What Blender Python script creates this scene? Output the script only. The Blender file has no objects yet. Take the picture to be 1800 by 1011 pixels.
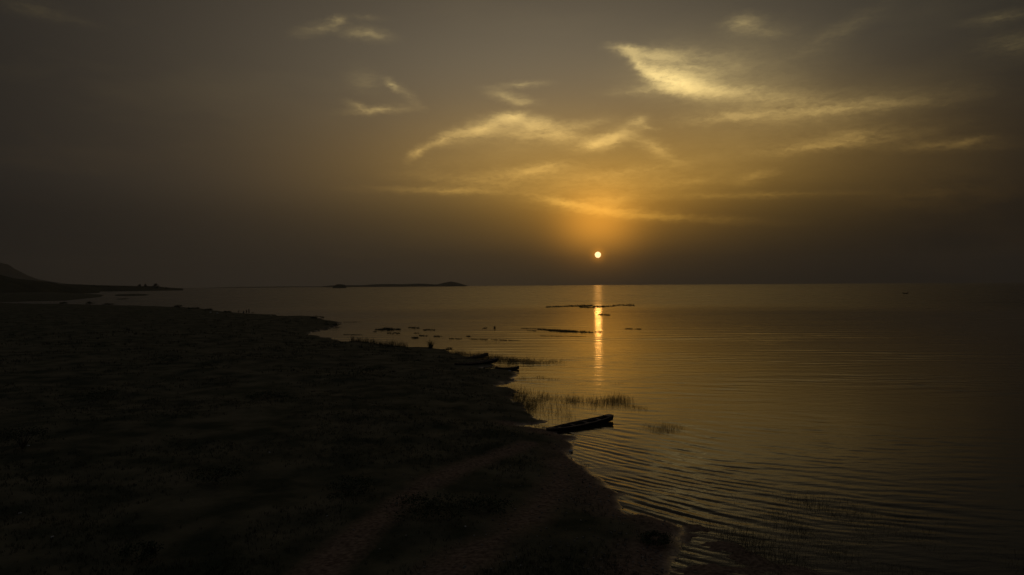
import bpy, bmesh, math, random
import numpy as np
from mathutils import Vector, Matrix

random.seed(7)
RNG = np.random.default_rng(11)
scene = bpy.context.scene
COL = scene.collection

# ------------------------------------------------------------------ camera
EYE = 12.0                       # a small drone, 12 m above the lake
FPX = 1285.0                     # focal length in photo pixels (1800 px wide)
PITCH, ROLL = math.radians(-0.218), math.radians(-0.37)
fwd = Vector((0, math.cos(PITCH), math.sin(PITCH)))
right0 = Vector((1, 0, 0))
up0 = right0.cross(fwd)
rgt = right0 * math.cos(ROLL) + up0 * math.sin(ROLL)
upv = rgt.cross(fwd)
cam_d = bpy.data.cameras.new('camera')
cam = bpy.data.objects.new('camera', cam_d)
COL.objects.link(cam)
cam_d.sensor_width = 36.0
cam_d.lens = 36.0 * FPX / 1800.0
cam_d.clip_start = 0.5
cam_d.clip_end = 60000
cam.matrix_world = Matrix(((rgt.x, upv.x, -fwd.x, 0), (rgt.y, upv.y, -fwd.y, 0),
                           (rgt.z, upv.z, -fwd.z, EYE), (0, 0, 0, 1)))
scene.camera = cam

def ray(px, py):
    return (fwd + rgt * ((px - 900) / FPX) - upv * ((py - 505.5) / FPX)).normalized()
def azel(px, py):
    d = ray(px, py)
    return math.degrees(math.atan2(d.x, d.y)), math.degrees(math.asin(d.z))
def gp(px, py, z=0.0):
    """surveyed ground point: where the sight line meets height z"""
    d = ray(px, py)
    t = (z - EYE) / min(d.z, -1e-4)
    return (d.x * t, d.y * t)

SUN_AZ, SUN_EL = azel(1051, 448)

# ------------------------------------------------------------------ render / view
scene.render.engine = 'CYCLES'
scene.view_settings.view_transform = 'Standard'
scene.view_settings.look = 'None'
scene.view_settings.exposure = 0.0
scene.view_settings.gamma = 1.0
scene.view_settings.use_curve_mapping = False
cy = scene.cycles
cy.use_denoising = True
cy.max_bounces = 3
cy.diffuse_bounces = 1
cy.glossy_bounces = 2
cy.transmission_bounces = 2
cy.volume_bounces = 0
cy.transparent_max_bounces = 6
cy.sample_clamp_indirect = 4.0
cy.sample_clamp_direct = 0.0

# ------------------------------------------------------------------ world
world = bpy.data.worlds.new('World')
scene.world = world
world.use_nodes = True
WT = world.node_tree
WT.nodes.clear()
def wn(t, **kw):
    n = WT.nodes.new(t)
    for k, v in kw.items():
        setattr(n, k, v)
    return n
def wset(sock, v):
    if isinstance(v, bpy.types.NodeSocket):
        WT.links.new(v, sock)
    else:
        sock.default_value = v
def wm(op, a, b=0.0, c=None):
    n = wn('ShaderNodeMath', operation=op)
    wset(n.inputs[0], a); wset(n.inputs[1], b)
    if c is not None: wset(n.inputs[2], c)
    return n.outputs[0]
def wscale(vec, s):
    n = wn('ShaderNodeVectorMath', operation='SCALE')
    wset(n.inputs[0], vec); wset(n.inputs['Scale'], s)
    return n.outputs[0]
def wadd(a, b):
    n = wn('ShaderNodeVectorMath', operation='ADD')
    wset(n.inputs[0], a); wset(n.inputs[1], b)
    return n.outputs[0]

tc = wn('ShaderNodeTexCoord')
sep = wn('ShaderNodeSeparateXYZ')
WT.links.new(tc.outputs['Generated'], sep.inputs[0])
DX, DY, DZ = sep.outputs
AZ = wm('MULTIPLY', wm('ARCTAN2', DX, DY), 180 / math.pi)
EL = wm('MULTIPLY', wm('ARCSINE', DZ), 180 / math.pi)
EL = wm('MAXIMUM', EL, 0.0)
DAZ = wm('SUBTRACT', AZ, SUN_AZ)

def gauss(a0, w, e0, h):
    a = wm('DIVIDE', wm('SUBTRACT', DAZ, a0), w)
    e = wm('DIVIDE', wm('SUBTRACT', EL, e0), h)
    s = wm('MULTIPLY_ADD', a, a, wm('MULTIPLY', e, e))
    return wm('POWER', math.e, wm('MULTIPLY', s, -1.0))

# the dust layer low over the lake takes light out of the lower sky
tdust = wm('MULTIPLY_ADD', wm('DIVIDE', 1.0, wm('ADD', 1.0, wm('POWER', math.e, wm('DIVIDE', wm('SUBTRACT', 6.3, EL), 0.75)))), 0.30, 0.70)
sky = wn('ShaderNodeTexSky', sky_type='NISHITA')
sky.sun_disc = False
sky.sun_elevation = math.radians(SUN_EL)
sky.sun_rotation = math.radians(SUN_AZ)
sky.altitude = 200
sky.air_density = 1.0
sky.dust_density = 6.0
sky.ozone_density = 1.0
NISHITA_K = 0.03
through = wm('POWER', math.e, wm('DIVIDE', -0.8, wm('MAXIMUM', DZ, 0.01)))   # clear sky seen through the dust
acc = wscale(wscale(sky.outputs[0], NISHITA_K), through)
acc = wadd(acc, (0.0066, 0.0070, 0.0076))
acc = wadd(acc, wscale((0.0985, 0.0835, 0.0540), gauss(-1.35, 21.4, 16.1, 6.77)))
acc = wadd(acc, wscale((0.2520, 0.1270, 0.0034), gauss(-0.18, 17.4, 8.7, 5.3)))
acc = wadd(acc, wscale((0.0475, 0.0350, 0.0215), gauss(-13.5, 28.0, 12.0, 26.0)))
hi = wn('ShaderNodeMapRange', interpolation_type='SMOOTHSTEP'); hi.clamp = True      # above the dust the sky is paler and greyer
wset(hi.inputs[0], EL); hi.inputs[1].default_value = 20.0; hi.inputs[2].default_value = 60.0
acc = wadd(acc, wscale((0.050, 0.049, 0.050), hi.outputs[0]))
acc = wscale(acc, tdust)
acc = wadd(acc, wscale((0.57, 0.222, 0.0170), gauss(0.0, 2.8, 4.6, 2.30)))
acc = wadd(acc, wscale((0.205, 0.082, 0.0045), gauss(0.4, 7.0, 6.0, 3.2)))

# high cirrus: brush strokes in azimuth / elevation, torn by noise
comb = wn('ShaderNodeCombineXYZ')
wset(comb.inputs[0], AZ); wset(comb.inputs[1], EL)
AE = comb.outputs[0]
def wnoise(vec, scale, sx, sy, detail=3.0, rough=0.55, off=0.0):
    mp = wn('ShaderNodeMapping')
    wset(mp.inputs[0], vec)
    mp.inputs['Location'].default_value = (off, off * 0.7, off * 1.3)
    mp.inputs['Scale'].default_value = (sx, sy, 1)
    n = wn('ShaderNodeTexNoise')
    wset(n.inputs['Vector'], mp.outputs[0])
    n.inputs['Scale'].default_value = scale
    n.inputs['Detail'].default_value = detail
    n.inputs['Roughness'].default_value = rough
    return n
def warp(vec, n, amp):
    v = wn('ShaderNodeVectorMath', operation='SUBTRACT')
    wset(v.inputs[0], n.outputs['Color']); v.inputs[1].default_value = (.5, .5, .5)
    w = wn('ShaderNodeVectorMath', operation='MULTIPLY')
    wset(w.inputs[0], v.outputs[0]); w.inputs[1].default_value = (amp[0], amp[1], 0)
    return wadd(vec, w.outputs[0])
AW = warp(AE, wnoise(AE, 0.35, 0.8, 1.6, 4.0, 0.55, 3.1), (1.1, 0.5))
AW = warp(AW, wnoise(AE, 1.8, 0.8, 1.8, 5.0, 0.68, 9.3), (0.95, 0.50))

STROKES = [  # px, py, half length, half thickness, clockwise tilt, weight
    (1098, 86, 55, 14, 8, .55), (1140, 97, 90, 16, 8, .35), (1122, 112, 60, 18, 48, .55), (1150, 132, 70, 20, 32, .6), (1198, 143, 100, 38, 18, 1.15), (1255, 158, 170, 22, 7, .6),
    (1210, 112, 150, 42, 10, .36), (1170, 97, 120, 18, 5, .28), (905, 236, 140, 30, 2, .26), (1130, 160, 110, 16, 0, .30), (1165, 130, 90, 30, 30, .5),
    
    (1420, 194, 340, 34, 0, .26), (1480, 191, 220, 16, 1, .16), (1300, 206, 160, 18, 0, .30), (1360, 175, 200, 18, 4, .25),
    (1490, 247, 230, 28, -2, .22), (1640, 256, 170, 18, 3, .15), (1430, 259, 160, 14, -2, .26), (1495, 236, 90, 20, 0, .2), (1700, 250, 60, 12, -10, .14),
    (775, 247, 85, 20, -25, .42), (845, 226, 110, 30, -17, .75), (900, 206, 60, 18, -4, .60), (935, 222, 110, 30, 8, .45), (985, 238, 120, 30, 4, .50), (1042, 216, 70, 18, -8, .30), (735, 268, 40, 14, -35, .40),
    (950, 215, 120, 20, 8, .35), (1045, 254, 70, 20, -10, .65), (1080, 242, 85, 30, -20, .60), (1118, 212, 36, 16, -10, .45), (1135, 224, 40, 10, 10, .35), (1150, 262, 100, 22, 28, .42),
    (930, 303, 180, 26, -6, .42), (800, 336, 260, 14, 1, .34), (860, 322, 130, 16, 4, .22), (770, 308, 130, 40, 5, .16), (1060, 320, 320, 50, 0, .22), (1110, 300, 160, 16, -6, .26), (960, 292, 90, 12, -8, .25),
    (1060, 368, 210, 26, 7, .60), (990, 358, 100, 14, 13, .45), (1180, 383, 280, 14, 4, .26), (1080, 350, 100, 16, 0, .3),
    (670, 194, 100, 12, -5, .40), (630, 188, 45, 12, 20, .24), (690, 150, 30, 14, 42, .40), (718, 166, 55, 16, 38, .18), (642, 140, 60, 36, 10, .14),
    (560, 50, 70, 18, -15, .20), (592, 36, 24, 14, -10, .34), (642, 60, 80, 20, 4, .32), (640, 30, 60, 12, 0, .10),
    (920, 149, 80, 10, -3, .34), (902, 172, 80, 18, 14, .46), (925, 180, 40, 10, 0, .2),
    (1302, 42, 60, 24, -8, .34), (1345, 55, 80, 20, 10, .14), (1322, 312, 70, 22, -12, .30), (1350, 343, 220, 10, 2, .18), (1210, 322, 90, 12, -3, .20), (1230, 345, 160, 12, 0, .18),
    (1500, 45, 130, 26, -25, .07), (1440, 70, 90, 22, -25, .06), (1780, 78, 80, 40, 10, .10), (1765, 30, 90, 14, 0, .10), (50, 12, 90, 26, 0, .035), (112, 32, 80, 12, 3, .04), (1640, 340, 260, 60, 0, .05),
]
DPP = math.degrees(1 / FPX)
dens = 0.0
for (px, py, L, T, ang, w) in STROKES:
    a, e = azel(px, py)
    mp = wn('ShaderNodeMapping', vector_type='TEXTURE')
    wset(mp.inputs[0], AW)
    mp.inputs['Location'].default_value = (a, e, 0)
    mp.inputs['Rotation'].default_value = (0, 0, math.radians(-ang))
    mp.inputs['Scale'].default_value = (L * DPP, T * DPP, 1)
    g = wn('ShaderNodeTexGradient', gradient_type='QUADRATIC_SPHERE')
    WT.links.new(mp.outputs[0], g.inputs[0])
    dens = wm('MULTIPLY_ADD', g.outputs['Fac'], w * 1.75, dens)
VEILS = [(1270, 125, 270, 100, 2, .22), (1290, 165, 250, 60, 8, .18), (1400, 208, 300, 80, -2, .18), (1260, 280, 380, 100, 0, .13), (900, 265, 320, 110, -5, .13), (1050, 335, 330, 60, 0, .16)]
soft = 0.0
for (px, py, L, T, ang, w) in VEILS:                      # broad thin sheets between the wisps
    a, e = azel(px, py)
    mp = wn('ShaderNodeMapping', vector_type='TEXTURE')
    wset(mp.inputs[0], AW)
    mp.inputs['Location'].default_value = (a, e, 0)
    mp.inputs['Rotation'].default_value = (0, 0, math.radians(-ang))
    mp.inputs['Scale'].default_value = (L * DPP, T * DPP, 1)
    g = wn('ShaderNodeTexGradient', gradient_type='QUADRATIC_SPHERE')
    WT.links.new(mp.outputs[0], g.inputs[0])
    soft = wm('MULTIPLY_ADD', g.outputs['Fac'], w * 1.75, soft)
fib = wnoise(AW, 0.60, 0.55, 2.2, 7.0, 0.66, 21.0)
fib2 = wnoise(AW, 2.6, 0.55, 2.0, 4.0, 0.65, 5.0)
nmix = wm('MULTIPLY_ADD', fib2.outputs['Fac'], 0.38, wm('MULTIPLY', fib.outputs['Fac'], 0.62))
fm = wn('ShaderNodeMapRange', interpolation_type='SMOOTHSTEP'); fm.clamp = True
wset(fm.inputs[0], wm('MULTIPLY_ADD', wm('MINIMUM', dens, 1.2), 0.16, nmix))
fm.inputs[1].default_value = 0.36; fm.inputs[2].default_value = 0.72; fm.inputs[3].default_value = 0.22; fm.inputs[4].default_value = 1.30
dens = wm('MULTIPLY', dens, fm.outputs[0])
dens = wm('MULTIPLY', dens, 0.80)
dens = wm('ADD', dens, wm('MULTIPLY', soft, wm('MULTIPLY_ADD', nmix, 1.6, 0.1)))
# a thin veil of the same cirrus goes on over the rest of the sky
veil = wnoise(AW, 0.12, 0.5, 1.8, 4.0, 0.6, 40.0)
vm = wm('MULTIPLY', wm('MAXIMUM', wm('SUBTRACT', veil.outputs['Fac'], 0.52), 0.0), 0.12)
dens = wm('ADD', dens, vm)
lowmix = wn('ShaderNodeMapRange'); lowmix.clamp = True
wset(lowmix.inputs[0], EL)
lowmix.inputs[1].default_value = 5.0; lowmix.inputs[2].default_value = 15.0
cmix = wn('ShaderNodeMix', data_type='VECTOR')
wset(cmix.inputs[0], lowmix.outputs[0])
cmix.inputs[4].default_value = (0.36, 0.188, 0.026)
cmix.inputs[5].default_value = (0.370, 0.272, 0.098)
acc = wadd(acc, wscale(cmix.outputs[1], dens))

# the sun's disc, dimmed by the dust
nrm = wn('ShaderNodeVectorMath', operation='NORMALIZE')
WT.links.new(tc.outputs['Generated'], nrm.inputs[0])
dt = wn('ShaderNodeVectorMath', operation='DISTANCE')
WT.links.new(nrm.outputs[0], dt.inputs[0])
dt.inputs[1].default_value = (math.cos(math.radians(SUN_EL)) * math.sin(math.radians(SUN_AZ)),
                              math.cos(math.radians(SUN_EL)) * math.cos(math.radians(SUN_AZ)), math.sin(math.radians(SUN_EL)))
sep_deg = wm('MULTIPLY', dt.outputs['Value'], 180 / math.pi)
disc = wn('ShaderNodeMapRange', interpolation_type='SMOOTHSTEP'); disc.clamp = True
wset(disc.inputs[0], sep_deg)
disc.inputs[1].default_value = 0.265; disc.inputs[2].default_value = 0.19
disc.inputs[3].default_value = 0.0; disc.inputs[4].default_value = 1.0
acc = wadd(acc, wscale((3.0, 1.9, 0.95), disc.outputs[0]))
aq = wm('DIVIDE', sep_deg, 0.46)
acc = wadd(acc, wscale((0.42, 0.15, 0.010), wm('POWER', math.e, wm('MULTIPLY', wm('MULTIPLY', aq, aq), -1.0))))
bg = wn('ShaderNodeBackground')
WT.links.new(acc, bg.inputs['Color'])
bg.inputs['Strength'].default_value = 1.0
wo = wn('ShaderNodeOutputWorld')
WT.links.new(bg.outputs[0], wo.inputs['Surface'])
world.cycles.sampling_method = 'MANUAL'
world.cycles.sample_map_resolution = 2048

# ------------------------------------------------------------------ sun lamp
sun_d = bpy.data.lights.new('sun', 'SUN')
sun_d.energy = 0.0034
sun_d.angle = math.radians(0.53)
sun_d.color = (1.0, 0.43, 0.085)
sun = bpy.data.objects.new('sun', sun_d)
COL.objects.link(sun)
sdir = Vector(dt.inputs[1].default_value)
sun.rotation_euler = sdir.to_track_quat('Z', 'Y').to_euler()
sun.location = (60, 300, 60)

# ------------------------------------------------------------------ helpers
def tag(o, label=None, cat=None, group=None, kind=None):
    if label: o['label'] = label
    if cat: o['category'] = cat
    if group: o['group'] = group
    if kind: o['kind'] = kind
    return o
def mesh_np(name, verts, faces):
    """verts (n,3), faces (m,k) of one size"""
    me = bpy.data.meshes.new(name)
    verts = np.asarray(verts, np.float32); faces = np.asarray(faces, np.int32)
    me.vertices.add(len(verts)); me.vertices.foreach_set('co', verts.ravel())
    m, k = faces.shape
    me.loops.add(m * k); me.loops.foreach_set('vertex_index', faces.ravel())
    me.polygons.add(m)
    me.polygons.foreach_set('loop_start', np.arange(0, m * k, k, dtype=np.int32))
    me.update(calc_edges=True)
    me.validate()
    return me
def smooth(me):
    me.polygons.foreach_set('use_smooth', np.ones(len(me.polygons), bool))
def link(name, me, mat=None, parent=None):
    o = bpy.data.objects.new(name, me)
    COL.objects.link(o)
    if mat is not None and me is not None and not me.materials:
        me.materials.append(mat)
    if parent is not None: o.parent = parent
    return o
def empty(name, loc, rz=0.0):
    o = bpy.data.objects.new(name, None)
    COL.objects.link(o); o.location = loc; o.rotation_euler = (0, 0, rz)
    o.empty_display_size = 0.3
    return o

def _hash(ix, iy, s):
    h = (ix.astype(np.int64) * 374761393 + iy.astype(np.int64) * 668265263 + s * 1442695041) & 0xffffffff
    h = ((h ^ (h >> 13)) * 1274126177) & 0xffffffff
    return ((h ^ (h >> 16)) & 0xffff) / 65535.0
def vnoise(x, y, s=0):
    x = np.asarray(x, float); y = np.asarray(y, float)
    ix = np.floor(x); iy = np.floor(y)
    fx = x - ix; fy = y - iy
    fx = fx * fx * (3 - 2 * fx); fy = fy * fy * (3 - 2 * fy)
    a = _hash(ix, iy, s); b = _hash(ix + 1, iy, s); c = _hash(ix, iy + 1, s); d = _hash(ix + 1, iy + 1, s)
    return (a + (b - a) * fx) * (1 - fy) + (c + (d - c) * fx) * fy - 0.5
def fbm(x, y, s=0, o=4):
    t = 0; a = 1
    for k in range(o):
        t = t + a * vnoise(x * 2 ** k, y * 2 ** k, s + k * 17); a *= .5
    return t

def mat_new(name):
    m = bpy.data.materials.new(name); m.use_nodes = True
    return m, m.node_tree, m.node_tree.nodes['Principled BSDF']
def nnew(nt, t, **kw):
    n = nt.nodes.new(t)
    for k, v in kw.items(): setattr(n, k, v)
    return n
def mottled(name, c1, c2, scale=1.0, rough=0.9, bump=0.0, detail=5.0, spec=0.3, dist=0.02):
    m, nt, b = mat_new(name)
    t = nnew(nt, 'ShaderNodeTexCoord')
    n = nnew(nt, 'ShaderNodeTexNoise'); n.inputs['Scale'].default_value = scale; n.inputs['Detail'].default_value = detail
    nt.links.new(t.outputs['Object'], n.inputs['Vector'])
    r = nnew(nt, 'ShaderNodeValToRGB')
    r.color_ramp.elements[0].position = .35; r.color_ramp.elements[0].color = (*c1, 1)
    r.color_ramp.elements[1].position = .68; r.color_ramp.elements[1].color = (*c2, 1)
    nt.links.new(n.outputs['Fac'], r.inputs[0]); nt.links.new(r.outputs[0], b.inputs['Base Color'])
    b.inputs['Roughness'].default_value = rough
    b.inputs['Specular IOR Level'].default_value = spec
    if bump:
        bp = nnew(nt, 'ShaderNodeBump'); bp.inputs['Strength'].default_value = bump; bp.inputs['Distance'].default_value = dist
        nt.links.new(n.outputs['Fac'], bp.inputs['Height']); nt.links.new(bp.outputs[0], b.inputs['Normal'])
    return m

M_GRASS = mottled('grass_blades', (.036, .042, .019), (.100, .090, .048), 0.4, .8, spec=.15)
M_REED = mottled('reed_stems', (.085, .070, .036), (.20, .160, .090), 0.6, .7, spec=.2)
M_LEAF = mottled('shrub_leaves', (.022, .034, .012), (.055, .070, .024), 3.0, .65, spec=.3)
M_STEM = mottled('woody_stem', (.05, .035, .022), (.10, .075, .05), 8.0, .9)
M_WEED = mottled('water_weed', (.018, .022, .010), (.045, .045, .018), 1.2, .75, spec=.2)
M_STONE = mottled('pale_stone', (.30, .29, .27), (.52, .50, .46), 14.0, .85, .3)
M_DSTONE = mottled('dark_stone', (.05, .045, .04), (.11, .10, .085), 6.0, .9, .5)
M_HILL = mottled('hill_scrub', (.030, .032, .018), (.065, .060, .034), 0.02, .95, spec=.05)
M_WOOD = mottled('weathered_planks', (.12, .085, .058), (.30, .225, .165), 5.0, .75, .25)
M_WOOD2 = mottled('tarred_planks', (.035, .026, .019), (.10, .074, .054), 6.0, .6, .25)
M_SKIN = mottled('brown_skin', (.10, .055, .035), (.13, .07, .045), 4.0, .6)
M_HAIR = mottled('black_hair', (.012, .010, .009), (.02, .017, .015), 20.0, .7)
M_CLOTH = [mottled('cloth_a', (.10, .05, .04), (.16, .08, .06), 5, .9), mottled('cloth_b', (.05, .06, .09), (.08, .09, .13), 5, .9),
           mottled('cloth_c', (.14, .12, .08), (.2, .17, .11), 5, .9)]

# ------------------------------------------------------------------ shore survey
SHORE = [(-700, 531.5), (-200, 532), (0, 533), (42, 534.2), (112, 535), (155, 536), (187, 537), (237, 538), (295, 540), (337, 541.2), (352, 543), (375, 546),
         (412, 550), (430, 551.5), (450, 552.5), (470, 553.2), (489, 554.2), (478, 555.4), (452, 555.8), (470, 557.2), (497, 557.4), (520, 556.2), (547, 556.2),
         (562, 560), (575, 563.5), (598, 567), (596, 570), (588, 574.5), (572, 580), (546, 584.5), (541, 589), (560, 591), (582, 596), (607, 602), (618, 599),
         (640, 600.5), (662, 605), (700, 609), (725, 611), (750, 611), (775, 614), (800, 622), (822, 628), (846, 634), (862, 640), (868, 644.5), (850, 646.5), (849, 648.8), (872, 650),
         (893, 651.5), (906, 654), (908, 660), (898, 668), (886, 674), (879, 678), (888, 683), (899, 691), (912, 705), (926, 720), (933, 733), (941, 740.5), (958, 740.8), (940, 744.5),
         (926, 748), (946, 751.5), (966, 755), (985, 764), (1014, 769.5), (1010, 777), (1002, 786), (1000, 796), (1009, 808), (1031, 820), (1051, 839), (1078, 861), (1090, 867), (1107, 868.5),
         (1090, 873), (1085, 884), (1087, 895), (1105, 905.5), (1128, 904), (1152, 911), (1180, 919), (1198, 929), (1188, 945), (1196, 965), (1182, 990), (1172, 1011)]
poly1 = [gp(*p) for p in SHORE] + [(9, 15), (10, 0), (14, -60), (30, -400), (-4000, -400), (-4000, 400)]
SHORE2 = [(-500, 531), (25, 531.3), (42, 530.2), (112, 529), (140, 526), (175, 522.5), (184, 518.8), (160, 516.3), (125, 515.9), (121, 514.2), (140, 512.6), (175, 511),
          (225, 509.8), (275, 508.8), (318, 508.0), (300, 507.3), (100, 508.2), (-600, 512)]
poly2 = [gp(*p) for p in SHORE2]
BANKS = [[(200, 518.4), (222, 517.6), (245, 516.9), (264, 517.8), (258, 519.8), (235, 520.6), (205, 520.8)],
         [(198, 526.2), (215, 525.2), (232, 525.0), (222, 526.4), (205, 527.0)]]
polyb = [[gp(*p) for p in b] for b in BANKS]

SHOAL = [gp(*p) for p in [(1150, 935), (1230, 940), (1330, 962), (1440, 985), (1560, 1000), (1640, 1030), (1500, 1120), (1150, 1120)]]
def sdist(P, X, Y):
    P = np.array(P, float); Q = np.roll(P, -1, 0)
    best = np.full(X.shape, 1e18); ins = np.zeros(X.shape, bool)
    for (ax, ay), (bx, by) in zip(P, Q):
        dx, dy = bx - ax, by - ay
        l2 = dx * dx + dy * dy + 1e-12
        t = np.clip(((X - ax) * dx + (Y - ay) * dy) / l2, 0, 1)
        best = np.minimum(best, (X - ax - t * dx) ** 2 + (Y - ay - t * dy) ** 2)
        c = ((ay > Y) != (by > Y)) & (X < (bx - ax) * (Y - ay) / (by - ay + 1e-12) + ax)
        ins ^= c
    d = np.sqrt(best)
    return np.where(ins, d, -d)
PATH = [gp(p[0], p[1], .8) for p in [(470, 1120), (560, 1011), (640, 935), (720, 872), (800, 822), (880, 790), (930, 772)]]
PATH2 = [gp(p[0], p[1], .7) for p in [(620, 1150), (800, 1000), (900, 930), (985, 850), (985, 800)]]
def pdist(P, X, Y):
    best = np.full(X.shape, 1e18)
    for (ax, ay), (bx, by) in zip(P[:-1], P[1:]):
        dx, dy = bx - ax, by - ay
        t = np.clip(((X - ax) * dx + (Y - ay) * dy) / (dx * dx + dy * dy), 0, 1)
        best = np.minimum(best, (X - ax - t * dx) ** 2 + (Y - ay - t * dy) ** 2)
    return np.sqrt(best)
def ground_z(X, Y, full=False):
    X = np.asarray(X, float); Y = np.asarray(Y, float)
    R = np.hypot(X, Y)
    sd = sdist(poly1, X, Y)
    jit = fbm(X / 1.6, Y / 1.6, 3, 4) * np.clip(R / 100, .34, 3.0)
    jit = jit + (fbm(X / .7, Y / .9, 13, 3) * 1.1 + fbm(X / 3.1, Y / 3.6, 14, 2) * 1.6) * np.exp(-((R - 78) / 20) ** 2)     # trampled, ragged landing
    s = sd + jit
    land = .22 * (1 - np.exp(-np.maximum(s, 0) / .9)) + .55 * (1 - np.exp(-np.maximum(s, 0) / 9)) + .012 * np.clip(s, 0, 40)
    rough = fbm(X / 6, Y / 6, 31, 4) * .30 * np.clip(s / 8, 0, 1) + fbm(X / 1.1, Y / 1.1, 77, 3) * .07 * np.clip(s / 1.5, 0, 1) + fbm(X / 40, Y / 40, 9, 3) * .9 * np.clip(s / 40, 0, 1)
    z = np.where(s > 0, land + rough, np.maximum(s * .09, -1.6))
    s2 = sdist(poly2, X, Y)
    z2 = np.where(s2 > 0, np.minimum(s2 * .05, 4) + fbm(X / 50, Y / 50, 5, 4) * np.clip(s2 / 60, 0, 1) * 3, s2 * .09)
    z = np.maximum(z, np.maximum(z2, -1.6))
    for b in polyb:
        s3 = sdist(b, X, Y) + fbm(X / 8, Y / 8, 8, 3) * 4
        z = np.maximum(z, np.where(s3 > 0, np.minimum(.12 * s3, .9), -1.6))
    s4 = sdist(SHOAL, X, Y) + fbm(X / 3, Y / 3, 71, 3) * 3.0
    zs = np.minimum(.03 * s4, .05) + fbm(X / 1.3, Y / .9, 72, 4) * .14 - .035
    z = np.maximum(z, np.where(s4 > 0, zs, -1.6))
    if full: return z, s
    return z

def fan(azs, ds):
    A, D = np.meshgrid(np.radians(azs), ds)
    X = D * np.sin(A); Y = D * np.cos(A)
    n, m = A.shape
    i = np.arange(n * m).reshape(n, m)
    q = np.stack([i[:-1, :-1], i[1:, :-1], i[1:, 1:], i[:-1, 1:]], -1).reshape(-1, 4)[:, ::-1]
    return X, Y, q
def dep2d(deg): return EYE / np.tan(np.radians(deg))

# ground sheet
az_g = np.concatenate([np.arange(-180, -40, 4.0), np.arange(-40, 16, 0.115), np.arange(16, 40, .8), np.arange(40, 181, 5.0)])
dep_g = np.concatenate([np.array([80, 65, 52, 44, 38, 33, 29, 26]), np.arange(24, 8, -.09), np.arange(8, 3, -.05), np.arange(3, 1.0, -.025), np.arange(1.0, .12, -.02), [.1, .085, .072]])
X, Y, Q = fan(az_g, dep2d(dep_g))
Z, SD = ground_z(X, Y, True)
me = mesh_np('ground', np.stack([X, Y, Z], -1).reshape(-1, 3), Q)
smooth(me)
bare = np.clip(1 - pdist(PATH, X, Y) / 1.3, 0, 1) * .9
bare = np.maximum(bare, np.clip(1 - pdist(PATH2, X, Y) / 1.6, 0, 1) * .7)
near = (np.hypot(X, Y) < 63)
bare = np.maximum(bare, np.where(near, np.clip(1 - SD / (3.2 + 2.5 * fbm(X / 5, Y / 5, 61, 3)), 0, 1), np.where(np.hypot(X, Y) < 300, np.clip(1 - SD / .6, 0, 1) * .7, 0)))
bare = np.clip(bare * 1.5 + fbm(X / 3, Y / 3, 44, 4) * .5 * (bare > 0), 0, 1)
at = me.attributes.new('bare', 'FLOAT', 'POINT'); at.data.foreach_set('value', bare.ravel().astype(np.float32))
wet = np.clip(1 - np.abs(SD) / (.55 + .5 * fbm(X / 2, Y / 2, 91, 3)), 0, 1)
at = me.attributes.new('wet', 'FLOAT', 'POINT'); at.data.foreach_set('value', wet.ravel().astype(np.float32))
m, nt, b = mat_new('shore_ground')
tcn = nnew(nt, 'ShaderNodeTexCoord')
n1 = nnew(nt, 'ShaderNodeTexNoise'); n1.inputs['Scale'].default_value = .35; n1.inputs['Detail'].default_value = 8
n2 = nnew(nt, 'ShaderNodeTexNoise'); n2.inputs['Scale'].default_value = 5.0; n2.inputs['Detail'].default_value = 6
for n in (n1, n2): nt.links.new(tcn.outputs['Object'], n.inputs['Vector'])
r1 = nnew(nt, 'ShaderNodeValToRGB'); e = r1.color_ramp.elements
e[0].position = .36; e[0].color = (.025, .030, .015, 1); e[1].position = .66; e[1].color = (.104, .090, .055, 1)
nt.links.new(n1.outputs['Fac'], r1.inputs[0])
r2 = nnew(nt, 'ShaderNodeValToRGB'); e = r2.color_ramp.elements
e[0].position = .34; e[0].color = (.075, .048, .034, 1); e[1].position = .70; e[1].color = (.205, .142, .100, 1)
nt.links.new(n2.outputs['Fac'], r2.inputs[0])
an = nnew(nt, 'ShaderNodeAttribute', attribute_name='bare')
mx = nnew(nt, 'ShaderNodeMix', data_type='RGBA')
nt.links.new(an.outputs['Fac'], mx.inputs[0]); nt.links.new(r1.outputs[0], mx.inputs[6]); nt.links.new(r2.outputs[0], mx.inputs[7])
nt.links.new(mx.outputs[2], b.inputs['Base Color'])
wt = nnew(nt, 'ShaderNodeAttribute', attribute_name='wet')                     # wet mud along the waterline
wr_ = nnew(nt, 'ShaderNodeMapRange'); wr_.clamp = True; nt.links.new(wt.outputs['Fac'], wr_.inputs[0]); wr_.inputs[3].default_value = .95; wr_.inputs[4].default_value = .30
nt.links.new(wr_.outputs[0], b.inputs['Roughness'])
ws_ = nnew(nt, 'ShaderNodeMapRange'); ws_.clamp = True; nt.links.new(wt.outputs['Fac'], ws_.inputs[0]); ws_.inputs[3].default_value = .1; ws_.inputs[4].default_value = .45
nt.links.new(ws_.outputs[0], b.inputs['Specular IOR Level'])
bp = nnew(nt, 'ShaderNodeBump'); bp.inputs['Strength'].default_value = .6; bp.inputs['Distance'].default_value = .06
nt.links.new(n2.outputs['Fac'], bp.inputs['Height']); nt.links.new(bp.outputs[0], b.inputs['Normal'])
ground = tag(link('ground', me, m), kind='structure')

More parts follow.
